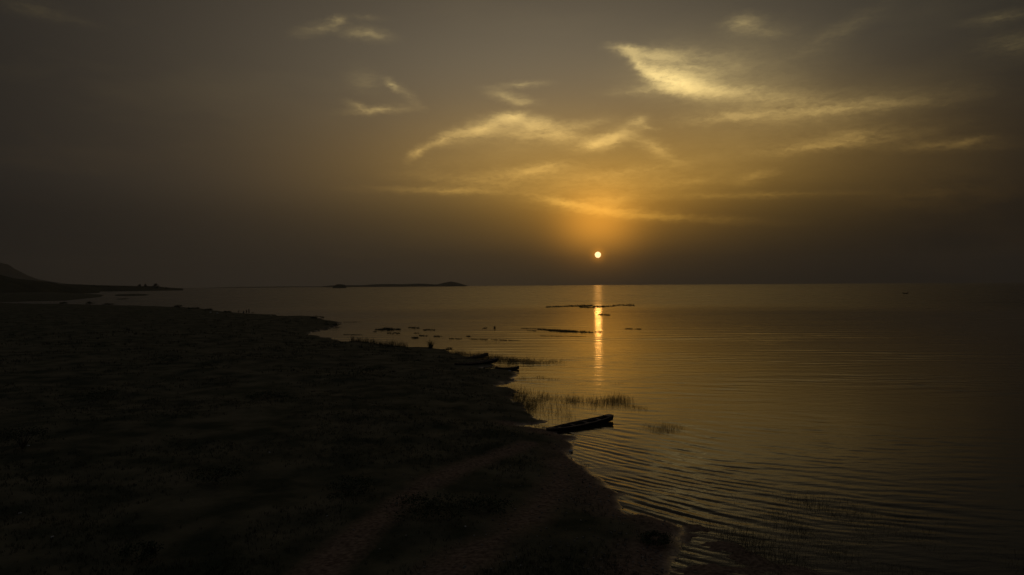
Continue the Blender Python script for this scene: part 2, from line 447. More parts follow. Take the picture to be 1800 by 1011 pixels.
# lake
az_w = np.concatenate([np.arange(-180, -40, 5.0), np.arange(-40, -6, .5), np.arange(-6, 42, .15), np.arange(42, 181, 5.0)])
dep_w = np.concatenate([np.array([60, 50, 42, 36, 31, 28]), np.arange(26, 8, -.05), np.arange(8, 2.8, -.026), np.arange(2.8, .5, -.05), np.arange(.5, .1, -.02), [.09, .08, .0705]])
X, Y, Q = fan(az_w, dep2d(dep_w))
def lake_z(X, Y):
    R = np.hypot(X, Y)
    fade = np.clip((R - 24) / 6, 0, 1) * np.clip((330 - R) / 150, 0, 1)
    u = np.maximum(X - 3, -3)
    wy = np.exp(-((Y - 42) / 30) ** 2)
    g = 13 * 1.45 * (1 - np.exp(-u / 13)) * wy + .05 * X
    S = Y + g + fbm(X / 9, Y / 9, 101, 3) * .9
    z = np.zeros_like(X)
    rr = np.random.default_rng(5)
    patch = np.clip(.75 + 1.5 * fbm(X / 17, Y / 10, 500, 3), .25, 1.5)
    for lam, sl, sx, rmin in [(.52, .016, .30, 0), (.68, .024, -.22, 0), (.85, .030, -.10, 0), (1.1, .034, .07, 0), (1.5, .028, -.16, 0), (2.1, .022, .18, 0),
                              (3.0, .028, -.09, 70), (4.4, .032, .06, 95), (7.0, .022, -.04, 130), (10.5, .011, .03, 150)]:
        k = 2 * math.pi / lam
        env = np.clip(.45 + 2.0 * fbm(X / (lam * 2.6) + rr.uniform(0, 50), Y / (lam * 2.2) + rr.uniform(0, 50), int(lam * 100), 3), .0, 1.8)
        ph = k * (S + sx * X) + rr.uniform(0, 6.28) + 3.2 * fbm(X / (lam * 4), Y / (lam * 4), 7 + int(lam * 10), 3)
        w = np.sin(ph) + .3 * np.sin(2 * ph + 1.2)
        ok = np.clip((lam * 15420 / 2.2) ** .5 / np.maximum(R, 1) * 1.6, 0, 1) ** 4
        if rmin: ok = ok * np.clip((R - rmin * .75) / (rmin * .5), .12, 1)
        z += sl / k * env * w * ok
    near = np.exp(-(((X - 8) / 8) ** 2 + ((Y - 50) / 11) ** 2))
    return z * fade * np.maximum(patch, 1.0 * near) * (.95 + .65 * near)
Z = lake_z(X, Y)
me = mesh_np('lake', np.stack([X, Y, Z], -1).reshape(-1, 3), Q)
smooth(me)
m, nt, b = mat_new('lake_water')
b.inputs['Base Color'].default_value = (.020, .017, .010, 1)
b.inputs['IOR'].default_value = 1.21
geo = nnew(nt, 'ShaderNodeNewGeometry')
ln = nnew(nt, 'ShaderNodeVectorMath', operation='LENGTH'); nt.links.new(geo.outputs['Position'], ln.inputs[0])
mr = nnew(nt, 'ShaderNodeMapRange', interpolation_type='SMOOTHSTEP'); mr.clamp = True      # sheltered water inside the weed mats, wind beyond
mr.inputs[1].default_value = 300; mr.inputs[2].default_value = 480; mr.inputs[3].default_value = .11; mr.inputs[4].default_value = .265
nt.links.new(ln.outputs['Value'], mr.inputs[0])
mpr = nnew(nt, 'ShaderNodeMapping'); mpr.inputs['Scale'].default_value = (.012, .085, 1.0)         # cat's paws of wind
nt.links.new(geo.outputs['Position'], mpr.inputs[0])
nr = nnew(nt, 'ShaderNodeTexNoise'); nr.inputs['Scale'].default_value = 1.0; nr.inputs['Detail'].default_value = 5; nr.inputs['Roughness'].default_value = .6
nt.links.new(mpr.outputs[0], nr.inputs['Vector'])
ra = nnew(nt, 'ShaderNodeMath', operation='MULTIPLY_ADD'); ra.inputs[1].default_value = .22; ra.inputs[2].default_value = -.11
nt.links.new(nr.outputs['Fac'], ra.inputs[0])
rb = nnew(nt, 'ShaderNodeMath', operation='ADD'); nt.links.new(mr.outputs[0], rb.inputs[0]); nt.links.new(ra.outputs[0], rb.inputs[1])
rc = nnew(nt, 'ShaderNodeMath', operation='MAXIMUM'); rc.inputs[1].default_value = .06; nt.links.new(rb.outputs[0], rc.inputs[0])
nt.links.new(rc.outputs[0], b.inputs['Roughness'])
mp = nnew(nt, 'ShaderNodeMapping'); mp.inputs['Scale'].default_value = (.35, 1.0, 1.0)
nt.links.new(geo.outputs['Position'], mp.inputs[0])
nz = nnew(nt, 'ShaderNodeTexNoise'); nz.inputs['Scale'].default_value = 1.1; nz.inputs['Detail'].default_value = 4; nz.inputs['Roughness'].default_value = .55
nt.links.new(mp.outputs[0], nz.inputs['Vector'])
bp = nnew(nt, 'ShaderNodeBump'); bp.inputs['Strength'].default_value = .7; bp.inputs['Distance'].default_value = .04
nt.links.new(nz.outputs['Fac'], bp.inputs['Height']); nt.links.new(bp.outputs[0], b.inputs['Normal'])
lake = tag(link('lake', me, m), kind='structure')

# far hills and islands: rounded ridges with real depth
def ridge(name, pts, depth, base_z=-2.0, mat=None, rough=1.0, seed=1, rows=14, sub=6):
    """pts: (photo x, photo y of crest, distance)"""
    xs = [p[0] for p in pts]
    px = np.concatenate([np.linspace(xs[i], xs[i + 1], sub, endpoint=False) for i in range(len(xs) - 1)] + [[xs[-1]]])
    py = np.interp(px, xs, [p[1] for p in pts]); D = np.interp(px, xs, [p[2] for p in pts])
    V = []
    for a, (x, y, d) in enumerate(zip(px, py, D)):
        r = ray(x, y)
        t = d / math.hypot(r.x, r.y)
        cx, cyy, top = r.x * t, r.y * t, EYE + r.z * t
        for k in range(rows):
            v = -1 + 2 * k / (rows - 1)
            prof = (1 - abs(v) ** 1.7)
            q = 1 + v * depth / d
            nzv = float(fbm(np.array(cx * 18 / d * 3), np.array(v * 3 + seed * 7.3), seed, 4)) * rough
            V.append((cx * q, cyy * q, base_z + (top - base_z) * prof * (1 + .10 * nzv * (1 - abs(prof - .5))) ))
    n, mm = len(px), rows
    i = np.arange(n * mm).reshape(n, mm)
    q = np.stack([i[:-1, :-1], i[1:, :-1], i[1:, 1:], i[:-1, 1:]], -1).reshape(-1, 4)
    me = mesh_np(name, V, q); smooth(me)
    o = link(name, me, mat or M_HILL)
    return tag(o, kind='structure')
ridge('hill', [(-420, 470, 9000), (-260, 452, 9000), (-120, 456, 9000), (0, 462, 9000), (14, 464.5, 9000), (30, 474, 9000), (50, 484, 9000), (70, 491, 9000), (92, 495, 9000), (150, 503, 9000), (210, 508, 9000)], 420, seed=2, rough=2.5, sub=9)
ridge('hill', [(-420, 478, 1700), (-150, 476, 1700), (-40, 479, 1700), (0, 482, 1700), (24, 488, 1700), (45, 490.5, 1750), (75, 493, 1800), (90, 494.5, 1850), (104, 498.5, 1900), (140, 501.5, 2000), (175, 508, 2100)], 330, seed=3, rough=2.2, sub=12)
ridge('headland', [(90, 499.5, 2500), (112, 499.5, 2500), (142, 499.6, 2500), (162, 501, 2550), (212, 502.2, 2600), (250, 503, 2650), (275, 502.8, 2700), (290, 505, 2750), (322, 507.2, 2850)], 120, seed=4)
ridge('island', [(560, 504.2, 7000), (582, 501.8, 7000), (640, 501.2, 7000), (660, 499.8, 7000), (690, 499.3, 7000), (712, 499.6, 7000), (735, 498.4, 7000), (750, 499.0, 7000), (768, 500.2, 7000), (780, 497.2, 7000), (793, 495.0, 7000), (806, 497.8, 7000), (822, 502.2, 7000)], 300, seed=5, rough=2.5)
ridge('islet', [(584, 506.3, 3900), (588, 501.6, 3900), (593, 499.6, 3900), (600, 499.9, 3900), (606, 500.8, 3900), (609, 504.6, 3900)], 60, seed=6, sub=4)
ridge('far_shore', [(300, 507.3, 8200), (420, 504.5, 8200), (520, 503.6, 8200), (575, 503.7, 8200)], 200, seed=8)

# haze over the lake
hz = bmesh.new(); bmesh.ops.create_cube(hz, size=1.0)
me = bpy.data.meshes.new('haze'); hz.to_mesh(me); hz.free()
m = bpy.data.materials.new('dusty_air'); m.use_nodes = True; nt = m.node_tree; nt.nodes.clear()
pv = nnew(nt, 'ShaderNodeVolumePrincipled')
pv.inputs['Color'].default_value = (.80, .74, .64, 1)
pv.inputs['Density'].default_value = 6.0e-5
pv.inputs['Anisotropy'].default_value = 0.35
mo = nnew(nt, 'ShaderNodeOutputMaterial'); nt.links.new(pv.outputs[0], mo.inputs['Volume'])
haze = link('haze', me, m)
haze.scale = (23000, 23000, 440); haze.location = (0, 0, 215)
tag(haze, 'dusty evening haze over the whole lake', 'haze', kind='stuff')

# ------------------------------------------------------------------ boats
def loft(secs, thick):
    """secs: list of polylines of (x, y, z) outer points; returns closed thick shell"""
    S = np.array(secs); n, k, _ = S.shape
    return S
def make_boat(name, L, beam, depth, mat, label, group=None, rocker=.28, nth=4, decks=True):
    root = empty(name, (0, 0, 0))
    tag(root, label, 'boat', group)
    N = 17
    def station(t):
        s = 2 * t - 1
        b = beam / 2 * (1 - (.90 if s < 0 else .55) * abs(s) ** 2.2)
        zb = -.10 + rocker * abs(s) ** 3.0 * .9
        zt = depth - .10 + rocker * abs(s) ** 2.2
        return s * L / 2, b, zb, zt
    rows = [(0.00, 0.0), (0.62, 0.0), (0.84, .48), (1.0, 1.0)]   # width fraction, height fraction
    def band(i0, i1, side, off):
        V, F = [], []
        for j in range(N):
            x, b, zb, zt = station(j / (N - 1))
            for (fw, fh) in (rows[i0], rows[i1]):
                y = side * b * fw; z = zb + (zt - zb) * fh
                V.append((x, y + side * off * (0 if i1 == 1 else 1), z - (off if i1 == 1 else 0)))
                V.append((x, y - side * .035 * (0 if i1 == 1 else 1), z + (.035 if i1 == 1 else 0)))
        for j in range(N - 1):
            a = j * 4; c = a + 4
            F += [(a, a + 2, c + 2, c), (a + 1, c + 1, c + 3, a + 3), (a, c, c + 1, a + 1), (a + 2, a + 3, c + 3, c + 2)]
        e = (N - 1) * 4
        F += [(0, 1, 3, 2), (e, e + 2, e + 3, e + 1)]
        me = mesh_np('plank', V, F)
        bm = bmesh.new(); bm.from_mesh(me); bmesh.ops.recalc_face_normals(bm, faces=bm.faces); bm.to_mesh(me); bm.free()
        return me
    for sd in (-1, 1):
        link('bottom_plank', band(0, 1, sd, .0), mat, root)
        link('side_plank', band(1, 2, sd, .0), mat, root)
        link('side_plank', band(2, 3, sd, .022), mat, root)
        V, F = [], []                                            # gunwale rail
        for j in range(N):
            x, b, zb, zt = station(j / (N - 1)); y = sd * b
            for dy, dz in ((-.045, -.02), (.05, -.02), (.05, .035), (-.045, .035)):
                V.append((x, y + sd * dy, zt + dz))
        for j in range(N - 1):
            for q in range(4):
                F.append((j * 4 + q, j * 4 + (q + 1) % 4, j * 4 + 4 + (q + 1) % 4, j * 4 + 4 + q))
        F += [(3, 2, 1, 0), tuple((N - 1) * 4 + q for q in range(4))]
        me = mesh_np('gunwale', V, F)
        bm = bmesh.new(); bm.from_mesh(me); bmesh.ops.recalc_face_normals(bm, faces=bm.faces); bm.to_mesh(me); bm.free()
        link('gunwale', me, M_WOOD, root)
    def box(nm, x0, x1, y0, y1, z0, z1, mt):
        V = [(x, y, z) for x in (x0, x1) for y in (y0, y1) for z in (z0, z1)]
        F = [(0, 1, 3, 2), (4, 6, 7, 5), (0, 4, 5, 1), (2, 3, 7, 6), (0, 2, 6, 4), (1, 5, 7, 3)]
        return link(nm, mesh_np(nm, V, F), mt, root)
    for j in range(nth):
        t = .2 + .6 * j / max(nth - 1, 1)
        x, b, zb, zt = station(t)
        box('thwart', x - .11, x + .11, -b * .93, b * .93, zt - .10, zt - .065, M_WOOD)
    for j in range(7):                                          # ribs across the floor
        x, b, zb, zt = station(.12 + .76 * j / 6)
        box('rib', x - .03, x + .03, -b * .66, b * .66, zb + .036, zb + .085, M_WOOD)
    for e_ in (0, 1):                                           # blunt end board and small end deck
        x, b, zb, zt = station(e_)
        sg = -1 if e_ == 0 else 1
        V = [(x + sg * .0, -b * 1.0, zt + .02), (x, b * 1.0, zt + .02), (x, b * .62, zb), (x, -b * .62, zb)]
        V += [(p[0] + sg * .05, p[1], p[2]) for p in V]
        F = [(0, 1, 2, 3), (7, 6, 5, 4), (0, 4, 5, 1), (1, 5, 6, 2), (2, 6, 7, 3), (3, 7, 4, 0)]
        link('end_board', mesh_np('end_board', V, F), mat, root)
        if decks:
            x2, b2, zb2, zt2 = station(.09 if e_ == 0 else .91)
            V = [(x, -b * 1.08, zt + .036), (x, b * 1.08, zt + .036), (x2, b2 * 1.04, zt2 + .037), (x2, -b2 * 1.04, zt2 + .037)]
            V += [(p[0], p[1], p[2] + .04) for p in V]
            F = [(3, 2, 1, 0), (4, 5, 6, 7), (0, 1, 5, 4), (1, 2, 6, 5), (2, 3, 7, 6), (3, 0, 4, 7)]
            me = mesh_np('end_deck', V, F)
            bm = bmesh.new(); bm.from_mesh(me); bmesh.ops.recalc_face_normals(bm, faces=bm.faces); bm.to_mesh(me); bm.free()
            link('end_deck', me, M_WOOD, root)
    return root
def place_boat(bt, p0, p1, z, pitch=0.0, roll=0.0):
    """p0, p1: photo points of the two ends at the waterline"""
    a = gp(*p0); c = gp(*p1)
    rz = math.atan2(c[1] - a[1], c[0] - a[0])
    bt.location = ((a[0] + c[0]) / 2, (a[1] + c[1]) / 2, z)
    bt.rotation_euler = (roll, pitch, rz)
    return math.hypot(c[0] - a[0], c[1] - a[1])
A0, A1 = gp(963, 760.5), gp(1073, 740)
LA = math.hypot(A1[0] - A0[0], A1[1] - A0[1])
bA = make_boat('wooden_canoe', LA + .2, 1.1, .42, M_WOOD2, 'long dark plank canoe run ashore beside the rippled water in the foreground', 'canoes pulled up along the shore', rocker=.10)
place_boat(bA, (963, 760.5), (1073, 740), -.01, math.radians(-1.3), math.radians(3))
bB = make_boat('wooden_canoe', 7.4, 1.0, .42, M_WOOD2, 'dark canoe with raised pointed bow lying in front of the reed bed', 'canoes pulled up along the shore', rocker=.34, decks=False)
place_boat(bB, (795, 635), (853, 630), .08, math.radians(-2.0))
bC = make_boat('wooden_canoe', 7.8, 1.1, .46, M_WOOD2, 'dark canoe with blunt stern at the mud edge, between two other canoes', 'canoes pulled up along the shore', rocker=.26)
place_boat(bC, (806, 647), (867, 641), .20, math.radians(-1.0))
bD = make_boat('wooden_canoe', 3.3, .8, .34, M_WOOD2, 'small dark canoe with both ends raised at the tip of the mud point', 'canoes pulled up along the shore', rocker=.18, nth=2)
place_boat(bD, (872, 650.5), (911, 649.5), .02)
bE = make_boat('fishing_boat', 5.2, 1.2, .8, M_WOOD2, 'tiny far-off boat alone on the open water at right', rocker=.5, nth=2)
place_boat(bE, (1588, 516.4), (1595, 516.4), .1)
bF = make_boat('fishing_boat', 6.0, 1.2, 1.0, M_WOOD2, 'tiny far-off boat on the water beyond the left bay', rocker=.6, nth=2)
place_boat(bF, (402, 512.0), (406, 512.0), .1)

# ------------------------------------------------------------------ vegetation
def blades(base, h, w, lean, seg=2, seed=0, curl=.5):
    """thin tapering grass blades: base (n,3), h, w, lean arrays -> verts, tri faces"""
    r = np.random.default_rng(seed)
    n = len(base)
    a = r.uniform(0, 2 * math.pi, n); f = r.uniform(0, 2 * math.pi, n)
    dx, dy = np.cos(a), np.sin(a)
    wx, wy = np.cos(f) * w / 2, np.sin(f) * w / 2
    V = np.zeros((n, 5, 3)); 
    V[:, 0] = base + np.stack([wx, wy, 0 * wx], 1); V[:, 1] = base - np.stack([wx, wy, 0 * wx], 1)
    mid = base + np.stack([dx * lean * h * .3, dy * lean * h * .3, h * .6], 1)
    V[:, 2] = mid + np.stack([wx, wy, 0 * wx], 1) * .7; V[:, 3] = mid - np.stack([wx, wy, 0 * wx], 1) * .7
    V[:, 4] = base + np.stack([dx * lean * h, dy * lean * h, h * (1 - curl * lean * .5)], 1)
    o = (np.arange(n) * 5)[:, None]
    F = np.concatenate([o + [0, 1, 3], o + [0, 3, 2], o + [2, 3, 4]], 0)
    return V.reshape(-1, 3), F
def leafcloud(c, R, n, size, r, flat=.75):
    """leaf quads through an ellipsoid volume, denser outwards, in clumps"""
    k = max(5, n // 45)
    cl = r.normal(size=(k, 3)); cl /= np.linalg.norm(cl, axis=1)[:, None]
    cl *= (r.uniform(.25, 1, (k, 1)) ** .5)
    cl[:, 2] = np.abs(cl[:, 2]) * 1.0
    p = cl[r.integers(0, k, n)] + r.normal(size=(n, 3)) * .17
    p = np.array(c) + p * np.array(R)
    a = r.normal(size=(n, 3)); a /= np.linalg.norm(a, axis=1)[:, None]
    b = np.cross(a, r.normal(size=(n, 3))); b /= np.linalg.norm(b, axis=1)[:, None]
    s = size * r.uniform(.6, 1.4, (n, 1))
    V = np.stack([p - a * s, p + b * s * .4, p + a * s, p - b * s * .4], 1).reshape(-1, 3)
    F = np.arange(n * 4).reshape(-1, 4)
    return V, F
def tube_mesh(paths, sides=5):
    V, F = [], []
    for pts in paths:
        o = len(V)
        for (x, y, z, rad) in pts:
            for s in range(sides):
                V.append((x + rad * math.cos(2 * math.pi * s / sides), y + rad * math.sin(2 * math.pi * s / sides), z))
        for j in range(len(pts) - 1):
            for s in range(sides):
                F.append((o + j * sides + s, o + j * sides + (s + 1) % sides, o + (j + 1) * sides + (s + 1) % sides, o + (j + 1) * sides + s))
    return V, F
def make_shrub(name, label, x, y, h, w, n, leaf, seed, group=None, cat='shrub'):
    r = np.random.default_rng(seed)
    z = float(ground_z(np.array(x), np.array(y)))
    root = empty(name, (x, y, max(z, -.1) - .03)); tag(root, label, cat, group)
    paths = []
    for k in range(6):
        a = r.uniform(0, 6.28); rr = r.uniform(.2, .75) * w
        paths.append([(0, 0, 0, .03 * h), (rr * .35 * math.cos(a), rr * .35 * math.sin(a), h * .35, .02 * h), (rr * math.cos(a), rr * math.sin(a), h * r.uniform(.65, .95), .006 * h)])
    V, F = tube_mesh(paths); link('stem', mesh_np('stem', V, F), M_STEM, root)
    V, F = leafcloud((0, 0, h * .35), (w, w, h * .62), n, leaf, r)
    link('foliage', mesh_np('foliage', V, F), M_LEAF, root)
    return root
def make_tuft(name, label, x, y, h, spread, n, seed, group, cat, mat, lean=(.2, .8), bw=.05):
    r = np.random.default_rng(seed)
    z = max(float(ground_z(np.array(x), np.array(y))), -.25)
    base = np.stack([r.normal(0, spread, n), r.normal(0, spread, n), np.zeros(n)], 1)
    V, F = blades(base, h * r.uniform(.5, 1.0, n), bw * r.uniform(.6, 1.4, n), r.uniform(*lean, n), seed=seed)
    root = empty(name, (x, y, z - .03)); tag(root, label, cat, group)
    link('blades', mesh_np('blades', V, F), mat, root)
    k = max(3, n // 25); paths = []
    for q in range(k):
        bx, by = r.normal(0, spread * .8, 2); a = r.uniform(0, 6.28); ln_ = r.uniform(.1, .4) * h; hh = h * r.uniform(.8, 1.1)
        paths.append([(bx, by, 0, .018), (bx + ln_ * .4 * math.cos(a), by + ln_ * .4 * math.sin(a), hh * .6, .013), (bx + ln_ * math.cos(a), by + ln_ * math.sin(a), hh, .006)])
    V, F = tube_mesh(paths, 4); tag(link('stalk', mesh_np('stalk', V, F), mat, root), kind='stuff')
    return root

# spiky tufts on the bank before the left reeds (against the water)
TUFTS = [(620, 600, 9), (629, 601, 7), (637, 603, 9), (645, 603, 9), (653, 605, 10), (661, 606, 8), (668, 608, 7), (674, 609, 7), (681, 611, 10), (688, 611, 11), (696, 611, 10), (704, 611, 10), (711, 611, 9)]
names_t = ['leftmost', 'second', 'third', 'fourth', 'fifth', 'sixth', 'seventh', 'eighth', 'ninth', 'tenth', 'eleventh', 'twelfth', 'thirteenth']
for i, (px, py, hp) in enumerate(TUFTS):
    x, y = gp(px, py, .35)
    h = hp * y / FPX * 1.5
    make_tuft('reed_tuft', f'spiky dark reed tuft on the bank left of the tall bush, {names_t[i]} from the left', x, y, h, .30, 34, 100 + i, 'reed tufts along the bank', 'reeds', M_GRASS, (.25, 1.1), .05)
x, y = gp(757, 612, .4)
make_tuft('spiky_bush', 'tallest spiky dark bush standing alone on the bank edge', x, y, 2.1, .16, 90, 140, None, 'bush', M_LEAF, (.05, 1.3), .05)
x, y = gp(788, 616, .3)
make_shrub('low_shrub', 'low rounded shrub between the tall bush and the reed bed', x, y, .8, .9, 500, .07, 141)

# shrubs dotted over the land
SH = [(40, 800, 1.6, 1.4, 'dark rounded shrub near the left edge of the grassy shore'), (247, 991, .75, .75, 'small black shrub near the bottom edge, left of the track'),
      (112, 535.5, 1.6, 2.6, 'low shrub on the far land edge, leftmost against the bay'), (158, 536.5, 2.0, 2.8, 'shrub on the far land edge in front of the mudbank'), (190, 537.3, 1.6, 3.4, 'wide low shrub on the far land edge, right of two others'),
      (315, 541, 2.3, 2.6, 'rounded shrub on the land edge, left of the distant people'), (342, 542.5, 1.2, 2.6, 'low shrub on the land edge where the shore begins to drop'),
      (367, 545.5, 1.3, 1.8, 'small shrub on the shore left of the distant people'), (398, 549.0, 1.1, 1.8, 'small shrub on the shore just left of the distant people'),
      (556, 559, 1.3, 2.2, 'rounded bush at the base of the low spit'), (585, 568, .9, 2.4, 'low bush near the tip of the spit'),
      (800, 905, 1.0, 2.2, 'broad dark shrub right of the dirt track'), (730, 900, .8, 1.6, 'low dark shrub beside the dirt track'), (860, 890, .7, 1.5, 'low shrub between the track and the lake edge'),
      (610, 870, .8, 1.6, 'low shrub left of the dirt track'), (380, 850, .8, 1.7, 'low shrub in the middle of the grassy land'), (640, 660, .9, 2.0, 'dark shrub below the row of reed tufts'),
      (300, 640, .9, 2.6, 'wide dark shrub out on the open grassland'), (470, 700, .8, 2.0, 'low shrub in the middle of the upper grassland'), (180, 700, .9, 2.2, 'low shrub on the left of the upper grassland'),
      (1150, 930, .5, .8, 'low plant on the mud at the lower lake edge')]
for i, (px, py, h, w, lab) in enumerate(SH):
    x, y = gp(px, py, .9)
    make_shrub('shrub', lab, x, y, h, w, 900 if y < 90 else 500, .045 + y * .00035, 200 + i, 'shrubs on the grassy shore')

# grass over the land: one mass
def grass_mass(n, dmin, dmax, amin, amax, hh, ww, seed, smin=1.0, per=5):
    r = np.random.default_rng(seed)
    u = r.uniform(0, 1, n)
    dep = np.degrees(np.arctan(EYE / dmax)) + u * (np.degrees(np.arctan(EYE / dmin)) - np.degrees(np.arctan(EYE / dmax)))
    D = dep2d(dep); A = np.radians(r.uniform(amin, amax, n))
    X, Y = D * np.sin(A), D * np.cos(A)
    z, s = ground_z(X, Y, True)
    d1 = np.minimum(pdist(PATH, X, Y), pdist(PATH2, X, Y))
    cover = fbm(X / 7, Y / 7, 55, 3) + .28
    ok = (s > smin) & (d1 > .9 + .6 * r.uniform(0, 1, n)) & (r.uniform(0, 1, n) < np.clip(cover * 2.4, .03, 1)) & (r.uniform(0, 1, n) < np.clip(s / 5, .12, 1))
    X, Y, z, D = X[ok], Y[ok], z[ok], D[ok]
    X = np.repeat(X, per); Y = np.repeat(Y, per); z = np.repeat(z, per); D = np.repeat(D, per)
    k = len(X); sc = np.clip(D / 60, .7, 3.0)
    base = np.stack([X + r.normal(0, .10, k) * sc, Y + r.normal(0, .10, k) * sc, z - .03], 1)
    return blades(base, hh * r.uniform(.5, 1.25, k) * np.clip(D / 90, .8, 1.9), ww * sc * r.uniform(.6, 1.3, k), r.uniform(.1, .9, k), seed=seed)
V, F = grass_mass(26000, 26, 460, -39, 12, .26, .035, 71)
go = link('grass', mesh_np('grass', V, F), M_GRASS)
tag(go, 'short dry grass covering the dark shore', 'grass', kind='stuff')

# reed beds standing in the shallows
def reed_bed(label, strips, h, seed, bw=.014, clump=1.2):
    """strips: photo lines (x0, y0, x1, y1, scatter in px, stems per px)"""
    r = np.random.default_rng(seed)
    B = []
    for (x0, y0, x1, y1, th, dn) in strips:
        n = int(abs(x1 - x0) * dn)
        t = r.beta(1.6, 1.6, n)
        px = x0 + (x1 - x0) * t + r.normal(0, 4, n); py = y0 + (y1 - y0) * t + r.normal(0, th, n)
        P = np.array([gp(a, b_) for a, b_ in zip(px, py)])
        keep = (fbm(P[:, 0] / clump, P[:, 1] / (clump * 2.5), seed, 3) + .12) > r.uniform(-.8, .9, n)
        B.append(P[keep])
    P = np.concatenate(B)
    n = len(P)
    base = np.stack([P[:, 0], P[:, 1], np.full(n, -.08)], 1)
    hh = h * r.uniform(.3, 1.0, n) * np.clip(.75 + .9 * fbm(P[:, 0] / 2.2, P[:, 1] / 4, seed + 5, 2), .3, 1.4)
    V, F = blades(base, hh, bw * r.uniform(.6, 1.5, n), r.uniform(.02, 1.0, n) ** 1.3, seed=seed)
    o = link('reed_bed', mesh_np('reed_bed', V, F), M_REED)
    return tag(o, label, 'reeds', kind='stuff')
reed_bed('reeds standing in the water behind the moored canoes', [(765, 620, 850, 629, 2.5, 40), (830, 630, 915, 635, 3, 46), (885, 636, 962, 637.5, 2.5, 42), (930, 637.5, 990, 636, 1.5, 16)], 1.25, 301, .016)
reed_bed('broad reed bed in the water beyond the foreground canoe', [(870, 690, 970, 700, 5, 28), (915, 700, 1020, 704, 4, 18), (970, 704, 1065, 706, 4, 19), (1025, 706, 1118, 705, 4, 21), (915, 715, 1010, 728, 9, 14), (890, 692, 945, 718, 5, 26)], 1.0, 302, .013)
reed_bed('small reed patch at the right end of the broad reed bed', [(1094, 714, 1136, 718, 2.5, 18)], .55, 303, .013)
reed_bed('lone faint reed patch on the water right of the foreground canoe', [(1128, 750, 1206, 753, 4, 17), (1145, 759, 1185, 761, 2, 8)], .42, 304, .009)
reed_bed('thin reeds on the water below the sun glitter', [(1010, 676, 1056, 678, 1.2, 3.5), (1064, 673, 1098, 673, 1, 4)], .35, 305, .014)
reed_bed('few reeds off the tip of the mud point', [(908, 664, 936, 668, 2.2, 16), (938, 663, 962, 665, 1.5, 12), (962, 666, 982, 668, 1, 9)], .5, 306, .015)
reed_bed('dark weeds in the shallows along the bottom right', [(1180, 960, 1500, 1018, 22, 50), (1350, 930, 1680, 980, 26, 50), (1190, 935, 1360, 965, 14, 40), (1280, 880, 1560, 915, 20, 26), (1560, 985, 1830, 1015, 20, 30)], .30, 307, .011, 1.6)
reed_bed('ragged grass fringe along the waterline beside the broad reed bed', [(872, 680, 892, 690, 2, 30), (885, 690, 915, 706, 3, 30), (905, 704, 932, 724, 4, 34), (925, 722, 940, 742, 4, 30), (930, 744, 966, 754, 2, 16), (860, 652, 908, 656, 1.5, 20), (896, 664, 884, 676, 2, 20)], .60, 309, .014, .7)
reed_bed('thin grass fringe along the lower mud edge', [(1006, 800, 1036, 822, 3, 6), (1050, 838, 1090, 866, 3, 6), (1085, 870, 1096, 900, 3, 8), (1100, 905, 1200, 928, 5, 16), (1175, 930, 1200, 1005, 10, 24)], .26, 310, .010, .7)
reed_bed('faint sparse reeds beside the long dark weed mat', [(845, 602, 888, 603, .8, 5), (788, 606, 818, 607, .6, 4)], .4, 308, .02)

# floating weed mats
def weed_mat(label, segs, seed, hgt=.35, fill=1.0):
    r = np.random.default_rng(seed)
    cx = sum((s[0] + s[2]) / 2 for s in segs) / len(segs); cyy = sum((s[1] + s[3]) / 2 for s in segs) / len(segs)
    ox, oy = gp(cx, cyy)
    V, F = [], []
    tris = []
    bases = []
    for (x0, y0, x1, y1, th) in segs:
        n = max(6, int(abs(x1 - x0) * 2.2 * fill * max(th, .8)))
        for k in range(n):
            t = r.uniform(0, 1)
            env = max(.25, 1 - abs(2 * t - 1) ** 3)
            x, y = gp(x0 + (x1 - x0) * t, y0 + (y1 - y0) * t + r.normal(0, th * .5 * env))
            pxm = y / FPX
            rad = r.uniform(.5, 1.6) * pxm * 1.3
            o = len(V); hh = hgt * r.uniform(.15, .6)
            V.append((x - ox, y - oy, hh))
            for q in range(7):
                a = 2 * math.pi * q / 7 + r.uniform(-.2, .2); rq = rad * r.uniform(.6, 1.2)
                V.append((x - ox + rq * math.cos(a), y - oy + rq * math.sin(a) * 1.6, -.03))
            for q in range(7):
                tris.append((o, o + 1 + q, o + 1 + (q + 1) % 7))
            for q in range(3):
                bases.append((x - ox + r.normal(0, rad * .6), y - oy + r.normal(0, rad * .6), -.02))
    root = empty('weed_mat', (ox, oy, 0)); tag(root, label, 'weeds', 'floating weed mats on the lake')
    tag(link('mat', mesh_np('mat', V, tris), M_WEED, root), kind='stuff')
    b_ = np.array(bases); n = len(b_)
    Vb, Fb = blades(b_, hgt * r.uniform(.3, 1.5, n), np.full(n, .05 * max(1, oy / 130)), r.uniform(.1, .9, n), seed=seed)
    tag(link('leaves', mesh_np('leaves', Vb, Fb), M_WEED, root), kind='stuff')
    return root
